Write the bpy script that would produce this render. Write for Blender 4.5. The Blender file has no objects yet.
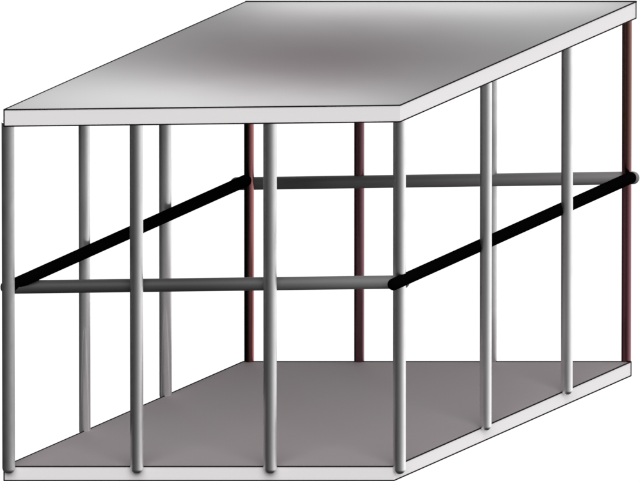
import bpy, bmesh, math, random
from mathutils import Vector, Matrix

R = math.radians
sc = bpy.context.scene

# ------------------------------------------------------------------ camera
U = 0.002                         # metres per photo pixel at the cage
TILT = R(18.0)
DIST = 90.0
FWD = Vector((0, math.cos(TILT), -math.sin(TILT)))
UPV = Vector((0, math.sin(TILT), math.cos(TILT)))
PIV = Vector((0, 0.30, 0.40))     # the point the camera aims at
cd = bpy.data.cameras.new('camera')
cam = bpy.data.objects.new('camera', cd)
sc.collection.objects.link(cam)
cam.location = PIV - FWD * DIST
cam.rotation_euler = (math.pi / 2 - TILT, 0, 0)
cd.sensor_width = 36.0
cd.lens = 36.0 * DIST / (640 * U)
cd.clip_start = 1.0
cd.clip_end = 500.0
sc.camera = cam

# ------------------------------------------------------------------ world: made-up surround, graded to shade the bars
sc.view_settings.view_transform = 'Standard'
sc.view_settings.look = 'None'
sc.view_settings.exposure = 0.0
sc.view_settings.gamma = 1.0
w = bpy.data.worlds.new("World")
sc.world = w
w.use_nodes = True
nt = w.node_tree
nt.nodes.clear()
N = nt.nodes.new
L = nt.links.new
def mth(op, a, b=None, c=None):
    n = N('ShaderNodeMath'); n.operation = op
    for i, v in enumerate((a, b, c)):
        if v is None: continue
        if isinstance(v, (int, float)): n.inputs[i].default_value = v
        else: L(v, n.inputs[i])
    return n.outputs[0]
tc = N('ShaderNodeTexCoord')
sep = N('ShaderNodeSeparateXYZ'); L(tc.outputs['Generated'], sep.inputs[0])
az = mth('ARCTAN2', sep.outputs[0], mth('MULTIPLY', sep.outputs[1], -1.0))
azn = mth('MULTIPLY_ADD', az, 1 / (2 * math.pi), 0.5)       # 0/1 = behind the cage, .5 = behind the viewer, .75 = right
rmp = N('ShaderNodeValToRGB'); L(azn, rmp.inputs[0])
def ramp(r, stops, interp='LINEAR'):
    cr = r.color_ramp; cr.interpolation = interp
    while len(cr.elements) > 1: cr.elements.remove(cr.elements[-1])
    cr.elements[0].position = stops[0][0]
    v = stops[0][1]; cr.elements[0].color = (v, v, v, 1)
    for p, v in stops[1:]:
        e = cr.elements.new(p); e.color = (v, v, v, 1)
deg = lambda d: (d + 180) / 360
ramp(rmp, [(0, 1.0), (deg(-162), 1.0), (deg(-150), .002), (deg(-112), .004), (deg(-92), .008), (deg(-60), .024), (deg(-28), .07),
           (deg(0), .10), (deg(30), .26), (deg(55), .60), (deg(85), 1.12), (deg(120), 1.6), (deg(148), 1.1), (1, 1.0)])
# surround dimmed overhead
el = mth('ARCSINE', sep.outputs[2])
up = N('ShaderNodeMapRange'); up.interpolation_type = 'SMOOTHSTEP'
L(el, up.inputs[0]); up.inputs[1].default_value = R(35); up.inputs[2].default_value = R(65)
mx = N('ShaderNodeMix'); mx.data_type = 'RGBA'
L(up.outputs[0], mx.inputs['Factor']); L(rmp.outputs[0], mx.inputs['A'])
mx.inputs['B'].default_value = (.16, .16, .16, 1)
dn = N('ShaderNodeMapRange'); dn.interpolation_type = 'SMOOTHSTEP'      # surround darkened below to shade the rails
L(el, dn.inputs[0]); dn.inputs[1].default_value = R(-25); dn.inputs[2].default_value = R(-48)
mx2 = N('ShaderNodeMix'); mx2.data_type = 'RGBA'
L(dn.outputs[0], mx2.inputs['Factor']); L(mx.outputs['Result'], mx2.inputs['A'])
mx2.inputs['B'].default_value = (.03, .03, .03, 1)
bg = N('ShaderNodeBackground'); L(mx2.outputs['Result'], bg.inputs[0]); bg.inputs[1].default_value = 1.04
out = N('ShaderNodeOutputWorld'); L(bg.outputs[0], out.inputs[0])

# ------------------------------------------------------------------ lamps
def lamp(name, kind, energy, loc=None, direction=None, color=(1, 1, 1), **kw):
    d = bpy.data.lights.new(name, kind); d.energy = energy; d.color = color
    for k, v in kw.items(): setattr(d, k, v)
    o = bpy.data.objects.new(name, d); sc.collection.objects.link(o)
    if loc is not None: o.location = loc
    if direction is not None:
        o.rotation_euler = Vector(direction).to_track_quat('-Z', 'Y').to_euler()
    return o
def from_dir(azd, eld):           # light coming from azimuth (0 = viewer, + = right), elevation
    a, e = R(azd), R(eld)
    return -Vector((math.sin(a) * math.cos(e), -math.cos(a) * math.cos(e), math.sin(e)))
SUN = lamp('soft_key', 'SUN', 3.0, (0, -3, 3), from_dir(2, 45), angle=R(60))

# ------------------------------------------------------------------ pixel -> world
def ray(px, py):
    d = FWD * DIST + Vector((1, 0, 0)) * ((px - 320) * U) + UPV * ((240.5 - py) * U)
    return cam.location.copy(), d
def on_plane(px, py, p0, n):
    o, d = ray(px, py)
    t = (p0 - o).dot(n) / d.dot(n)
    return o + d * t
def on_z(px, py, z): return on_plane(px, py, Vector((0, 0, z)), Vector((0, 0, 1)))
def on_y(px, py, y): return on_plane(px, py, Vector((0, y, 0)), Vector((0, 1, 0)))

# ------------------------------------------------------------------ materials
def mat(name, base, metallic=0.0, rough=0.5, noise=None, spec=0.5, base2=None, bump=0.0, nscale=30, rough_var=0.0, grad=None, axis=2):
    m = bpy.data.materials.new(name); m.use_nodes = True
    t = m.node_tree; b = t.nodes['Principled BSDF']
    b.inputs['Metallic'].default_value = metallic
    b.inputs['Roughness'].default_value = rough
    b.inputs['Specular IOR Level'].default_value = spec
    tcn = t.nodes.new('ShaderNodeTexCoord')
    nz = t.nodes.new('ShaderNodeTexNoise'); nz.inputs['Scale'].default_value = nscale
    nz.inputs['Detail'].default_value = 5
    t.links.new(tcn.outputs['Object'], nz.inputs['Vector'])
    col = t.nodes.new('ShaderNodeMix'); col.data_type = 'RGBA'
    b2 = base2 or tuple(c * 0.93 for c in base)
    col.inputs['A'].default_value = (*base, 1); col.inputs['B'].default_value = (*b2, 1)
    if grad:                      # two colours blended along one axis
        s = t.nodes.new('ShaderNodeSeparateXYZ'); t.links.new(tcn.outputs['Object'], s.inputs[0])
        mr = t.nodes.new('ShaderNodeMapRange'); mr.interpolation_type = 'SMOOTHSTEP'
        mr.inputs[1].default_value, mr.inputs[2].default_value = grad
        t.links.new(s.outputs[axis], mr.inputs[0]); t.links.new(mr.outputs[0], col.inputs['Factor'])
    else:
        t.links.new(nz.outputs['Fac'], col.inputs['Factor'])
    t.links.new(col.outputs['Result'], b.inputs['Base Color'])
    if rough_var:
        mr = t.nodes.new('ShaderNodeMapRange')
        mr.inputs[1].default_value, mr.inputs[2].default_value = .3, .7
        mr.inputs[3].default_value, mr.inputs[4].default_value = rough - rough_var, rough + rough_var
        t.links.new(nz.outputs['Fac'], mr.inputs[0]); t.links.new(mr.outputs[0], b.inputs['Roughness'])
    if bump:
        bp = t.nodes.new('ShaderNodeBump'); bp.inputs['Strength'].default_value = bump
        bp.inputs['Distance'].default_value = 0.001
        t.links.new(nz.outputs['Fac'], bp.inputs['Height']); t.links.new(bp.outputs[0], b.inputs['Normal'])
    return m

M = {}
M['steel'] = mat('polished_steel', (.88, .87, .87), 1.0, .36, rough_var=.015)
M['dull'] = mat('dull_steel', (.80, .80, .80), 1.0, .5, rough_var=.04)
M['red'] = mat('red_brown_enamel', (.03, .028, .022), 1.0, .26, base2=(.36, .135, .135), grad=(-.0025, .003), axis=0)  # near-black on the left, red-brown on the right
M['plum'] = mat('plum_enamel', (.22, .105, .125), 1.0, .26, base2=(.19, .09, .105))
M['brown'] = mat('brown_to_plum_enamel', (.23, .095, .11), 1.0, .26, base2=(.21, .098, .08), grad=(.35, .55))
M['black'] = mat('black_rubber', (.0014, .0011, .0011), 0, .95, spec=.0)
M['iron'] = mat('dark_iron', (.045, .044, .044), 0.0, .5, spec=.2)
M['line'] = mat('black_edging', (.006, .005, .006), 0, .7, spec=.1)
M['rim'] = mat('pale_rim', (.83, .79, .80), 0, .6, base2=(.81, .80, .805), nscale=5, spec=.2)
M['floor'] = mat('grey_lino', (.278, .240, .25), 0, .75, base2=(.255, .240, .245), nscale=3.0, spec=.1)
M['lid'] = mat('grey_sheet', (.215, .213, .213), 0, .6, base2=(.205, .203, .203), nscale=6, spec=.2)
def painted_sheen(m, centre, sx, sy, tint, amount):
    """Dark sheen gradient, tinted pink, painted into the sheet's colour."""
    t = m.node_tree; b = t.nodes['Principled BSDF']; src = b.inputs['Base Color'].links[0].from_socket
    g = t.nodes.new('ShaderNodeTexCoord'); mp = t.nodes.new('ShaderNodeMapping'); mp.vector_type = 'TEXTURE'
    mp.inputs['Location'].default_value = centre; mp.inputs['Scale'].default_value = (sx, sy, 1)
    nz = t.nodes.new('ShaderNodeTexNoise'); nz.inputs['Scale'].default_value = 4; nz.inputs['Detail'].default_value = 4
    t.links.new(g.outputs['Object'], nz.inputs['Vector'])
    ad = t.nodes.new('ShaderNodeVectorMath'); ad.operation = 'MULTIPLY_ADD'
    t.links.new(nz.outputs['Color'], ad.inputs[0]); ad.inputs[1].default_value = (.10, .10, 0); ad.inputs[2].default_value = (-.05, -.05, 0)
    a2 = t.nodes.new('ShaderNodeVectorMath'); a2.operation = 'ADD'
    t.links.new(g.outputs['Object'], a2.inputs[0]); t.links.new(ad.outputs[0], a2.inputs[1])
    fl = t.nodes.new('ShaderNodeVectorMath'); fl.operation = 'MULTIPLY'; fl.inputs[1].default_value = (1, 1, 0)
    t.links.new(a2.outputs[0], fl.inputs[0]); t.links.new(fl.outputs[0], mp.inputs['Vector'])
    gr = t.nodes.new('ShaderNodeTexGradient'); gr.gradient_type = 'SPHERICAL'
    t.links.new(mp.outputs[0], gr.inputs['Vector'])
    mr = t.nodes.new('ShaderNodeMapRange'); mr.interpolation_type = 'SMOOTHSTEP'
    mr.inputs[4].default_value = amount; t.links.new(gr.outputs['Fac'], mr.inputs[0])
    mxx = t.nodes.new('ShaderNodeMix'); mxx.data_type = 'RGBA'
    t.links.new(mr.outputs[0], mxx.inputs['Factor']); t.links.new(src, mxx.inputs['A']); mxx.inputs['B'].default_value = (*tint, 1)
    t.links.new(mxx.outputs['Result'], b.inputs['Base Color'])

M['front_iron'] = mat('graded_iron', (.048, .047, .047), 0.0, .5, spec=.2, base2=(.16, .158, .158), grad=(-.30, .20), axis=0)  # base colour gets paler towards the right end
M['back_iron'] = mat('graded_iron_pale', (.09, .088, .088), 0.0, .5, spec=.2, base2=(.17, .165, .165), grad=(-.15, .55), axis=0)  # likewise paler from left to right along the rail
M['satin'] = mat('satin_steel', (.93, .92, .92), .84, .36)
def brushed(m, aniso, rot):
    """Fine rings turned round the tube: highlights stretch along it."""
    t = m.node_tree; b = t.nodes['Principled BSDF']
    tg = t.nodes.new('ShaderNodeTangent'); tg.direction_type = 'RADIAL'; tg.axis = 'Z'
    b.inputs['Anisotropic'].default_value = aniso; b.inputs['Anisotropic Rotation'].default_value = rot
    t.links.new(tg.outputs[0], b.inputs['Tangent'])
ROT = 0.0
for k in ('steel', 'satin', 'dull', 'red', 'plum', 'brown'): brushed(M[k], .85, ROT)
# ------------------------------------------------------------------ builders
def obj(name, bm, m, parent=None, label=None, smooth=True):
    me = bpy.data.meshes.new(name)
    bmesh.ops.recalc_face_normals(bm, faces=bm.faces)
    bm.to_mesh(me); bm.free()
    for x in (m if isinstance(m, (list, tuple)) else [m]): me.materials.append(x)
    if smooth:
        for p in me.polygons: p.use_smooth = True
    o = bpy.data.objects.new(name, me); sc.collection.objects.link(o)
    if parent: o.parent = parent
    if label: o['label'] = label
    return o

def tube(bm, pts, r, seg=32, cap='round', rings=7, flat_end=False):
    """Round rod through pts; ends closed by domes."""
    pts = [Vector(p) for p in pts]
    dirs = []
    for i in range(len(pts)):
        a = pts[max(i - 1, 0)]; b = pts[min(i + 1, len(pts) - 1)]
        dirs.append((b - a).normalized())
    ref = Vector((0, 0, 1)) if abs(dirs[0].z) < .9 else Vector((1, 0, 0))
    rows = []
    def ring(c, d, rr):
        u = d.cross(ref).normalized(); v = d.cross(u).normalized()
        return [bm.verts.new(c + (u * math.cos(2 * math.pi * k / seg) + v * math.sin(2 * math.pi * k / seg)) * rr) for k in range(seg)]
    if cap == 'round':
        for j in range(1, rings):
            a = math.pi / 2 * j / rings
            rows.append(ring(pts[0] - dirs[0] * r * math.cos(a), dirs[0], r * math.sin(a)))
    for p, d in zip(pts, dirs): rows.append(ring(p, d, r))
    if cap == 'round' and not flat_end:
        for j in range(rings - 1, 0, -1):
            a = math.pi / 2 * j / rings
            rows.append(ring(pts[-1] + dirs[-1] * r * math.cos(a), dirs[-1], r * math.sin(a)))
    for a, b in zip(rows, rows[1:]):
        for k in range(seg):
            bm.faces.new((a[k], a[(k + 1) % seg], b[(k + 1) % seg], b[k]))
    bm.faces.new(rows[0])
    last = rows[-1]
    if flat_end: last = [bm.verts.new(v.co) for v in last]
    bm.faces.new(last)

def slab(name, corners, z0, z1, m_top, m_side, parent, bevel=.0008):
    bm = bmesh.new()
    lo = [bm.verts.new((c.x, c.y, z0)) for c in corners]
    hi = [bm.verts.new((c.x, c.y, z1)) for c in corners]
    n = len(corners)
    bm.faces.new(list(reversed(lo)))
    top = bm.faces.new(hi)
    for i in range(n):
        f = bm.faces.new((lo[i], lo[(i + 1) % n], hi[(i + 1) % n], hi[i])); f.material_index = 1
    top.material_index = 0
    return obj(name, bm, [m_top, m_side], parent, smooth=False)

# ------------------------------------------------------------------ the cage
cage = bpy.data.objects.new('cage', None); sc.collection.objects.link(cage)
cage['label'] = 'open barred cage with grey sheet roof, grey floor, steel bars and black side rails'
cage['category'] = 'cage'

cz = math.cos(TILT)
Z1 = 14.0 * U / cz                                   # top of the floor slab
F = [on_z(4, 466.6, Z1), on_z(394, 466.6, Z1), on_z(631, 361.8, Z1), on_z(243, 361.8, Z1)]
yf = F[0].y; yb = F[3].y
# the roof: chosen so that its front edge overhangs the floor by 23 px on the left
A = on_y(4, 109.6, yf - 18 * U)
ZT = A.z; ZB = ZT - 16.4 * U / cz
Lc = [on_z(4, 109.6, ZT), on_z(400, 105.2, ZT), on_z(636, 1.6, ZT), on_z(246, 1.6, ZT)]

floor = slab('floor_panel', F, 0, Z1, M['floor'], M['rim'], cage)
floor['label'] = 'flat grey floor panel with pale rim and black edging'
painted_sheen(M['lid'], ((Lc[0].x + Lc[2].x) / 2, (Lc[0].y + Lc[2].y) / 2 - .01, 0), .56, .42, (.075, .060, .065), .90)  # dark middle of the roof's sheen painted into its colour, pink tinted
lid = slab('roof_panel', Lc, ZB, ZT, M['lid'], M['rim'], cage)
lid['label'] = 'grey metallic roof panel with pale rim and black edging'

def edging(corners, z0, z1, parent, r, back=1):
    bm = bmesh.new()
    T = [Vector((c.x, c.y, z1)) for c in corners]; B = [Vector((c.x, c.y, z0)) for c in corners]
    for i in range(4): tube(bm, [T[i], T[(i + 1) % 4]], r * (back if i == 2 else 1), 10, rings=3)
    for i in (0, 1, 2, 3): tube(bm, [B[i], B[(i + 1) % 4]], r, 10, rings=3)
    for i in (0, 2): tube(bm, [B[i], T[i]], r, 10, rings=3)
    return obj('edging', bm, M['line'], parent)
edging(F, 0, Z1, floor, .72 * U)
edging(Lc, ZB, ZT, lid, .72 * U, 1.5)

# bars -------------------------------------------------------------
side_dir = (F[2] - F[1]).normalized()
side_n = Vector((side_dir.y, -side_dir.x, 0)).normalized()     # outwards from the right face
left_dir = (F[3] - F[0]).normalized()
left_n = Vector((-left_dir.y, left_dir.x, 0)).normalized()     # outwards from the left face

def y_on(a, b, x): return a.y + (b.y - a.y) * (x - a.x) / (b.x - a.x)
def top_y(base, r):
    """Where the head of a post at base must stand to be covered by the roof."""
    m = r + 1.0 * U; x = base.x; y = base.y
    slope = lambda a, b: math.hypot(b.x - a.x, b.y - a.y) / abs(b.x - a.x)
    if x < Lc[2].x: y = min(y, y_on(Lc[3], Lc[2], x) - m)                         # back edge
    if x < Lc[3].x: y = min(y, y_on(Lc[0], Lc[3], x) - m * slope(Lc[0], Lc[3]))   # left edge
    y = max(y, y_on(Lc[0], Lc[1], x) + m)                                         # front edge
    if x > Lc[1].x - 2 * m: y = max(y, y_on(Lc[1], Lc[2], x) + m * slope(Lc[1], Lc[2]))   # right edge
    return y

def bar(px, rpx, base, tip_z, m, label):
    """Upright rod: axis through base (plan), rounded foot at tip_z, head under the roof."""
    bm = bmesh.new(); r = rpx * U
    k = (top_y(base, r) - base.y) / ZB
    if px < 20: k = 0
    tube(bm, [(0, 0, tip_z + r), (0, 0, .2), (0, 0, .4), (0, 0, .6), (0, 0, ZB - .0004)], r, 48, rings=9, flat_end=True)
    for v in bm.verts: v.co.y += k * v.co.z
    o = obj('bar', bm, m, cage, label)
    o.location = (base.x, base.y, 0)
    return o

def front_bar(px, rpx, tip, m, off, label):
    p = on_y(px, tip, yf - off * U)
    return bar(px, rpx, p, p.z, m, label)
def side_bar(px, rpx, tip, m, off, label):
    p = on_plane(px, tip, F[1] + side_n * off * U, side_n)
    return bar(px, rpx, p, p.z, m, label)
TIPZ = on_y(270, 474, yf - 3.5 * U).z
def left_bar(px, rpx, m, off, label):
    p = on_plane(px, 400, F[0] + left_n * off * U, left_n)
    return bar(px, rpx, p, TIPZ, m, label)
def back_bar(px, rpx, m, off, label):
    p = on_y(px, 362, yb + off * U)
    return bar(px, rpx, p, TIPZ, m, label)

front_bar(8.7, 6.4, 473.7, M['dull'], 3.5, 'dull grey bar at the front left corner')
front_bar(136.8, 6.6, 473.9, M['steel'], 3.5, 'front bar left of the middle')
front_bar(270.1, 6.7, 473.9, M['steel'], 3.5, 'front bar right of the middle')
front_bar(399.4, 6.4, 474.2, M['steel'], 0, 'corner bar crossed by the black rail end')
side_bar(485.6, 5.9, 430.6, M['steel'], 3.5, 'right side bar with bright edge')
side_bar(566.8, 5.9, 394.8, M['steel'], 3.5, 'right side bar nearest the brown corner bar')
left_bar(84.8, 5.7, M['satin'], 3.0, 'left side bar nearest the dull corner bar')
left_bar(165.6, 6.2, M['satin'], 3.0, 'left side bar in the back half')
back_bar(249.1, 4.9, M['red'], 3.0, 'black and red brown bar at the back left corner')
back_bar(359.2, 5.1, M['plum'], 3.0, 'dark plum bar in the back row')
back_bar(490.6, 6.2, M['dull'], 3.0, 'pale grey back bar peeping past a side bar')
back_bar(626.2, 4.9, M['brown'], 3.0, 'brown to plum bar at the back right corner')

# rails ------------------------------------------------------------
def smooth_path(keys, x):
    for (x0, v0), (x1, v1) in zip(keys, keys[1:]):
        if x <= x1:
            t = max(0, min(1, (x - x0) / (x1 - x0))); t = t * t * (3 - 2 * t)
            return v0 + (v1 - v0) * t
    return keys[-1][1]

def rail(x0, y0, x1, y1, rpx, depth, m, label, n=48):
    """Rod whose plan position follows depth(x, y) -> world point."""
    bm = bmesh.new()
    pts = []
    for i in range(n + 1):
        t = i / n
        px, py = x0 + (x1 - x0) * t, y0 + (y1 - y0) * t
        pts.append(depth(px, py))
    tube(bm, pts, rpx * U, 40, rings=9)
    return obj('rail', bm, m, cage, label)

rail(7.0, 287.2, 403.0, 282.0, 6.7, lambda px, py: on_y(px, py, yf + 10 * U), M['front_iron'], 'dark grey front rail')
bk = [(230, 12), (262, 10), (330, -6), (560, -6), (615, 4), (640, 6)]
rail(236.5, 183.6, 633.0, 177.8, 6.5, lambda px, py: on_y(px, py, yb + smooth_path(bk, px) * U), M['back_iron'], 'dark grey back rail')
sk = [(393, 7.5), (411, 7.0), (476, -6.5), (590, -6.5), (627, 4), (631, 4)]
rail(393.6, 284.4, 630.3, 177.8, 6.1, lambda px, py: on_plane(px, py, F[1] + side_n * smooth_path(sk, px) * U, side_n), M['black'], 'black right side rail')
lk = [(12, -3.5), (34, -20), (60, -17), (200, -17), (246, -10)]
rail(12.5, 285.2, 245.5, 180.6, 6.1, lambda px, py: on_plane(px, py, F[0] + left_n * smooth_path(lk, px) * U, left_n), M['black'], 'black left side rail')

# added strip lights, unseen, grading the roof's tone from its back and front edges
def strip(name, loc, sx, sy, energy, direction=(0, 0, -1), rotz=0):
    o = lamp(name, 'AREA', energy, loc, None, shape='RECTANGLE', size=sx, size_y=sy)
    o.rotation_euler = (0, 0, rotz)
    return o

hb, hf = .12, .28
mb = (Lc[2] + Lc[3]) / 2; mf = (Lc[0] + Lc[1]) / 2
strip('roof_fill_back', (mb.x, mb.y - .01, ZT + hb), .78, .05, 1.25)
strip('roof_fill_front', (mf.x - .03, mf.y + .05, ZT + hf), .78, .05, 3.3)
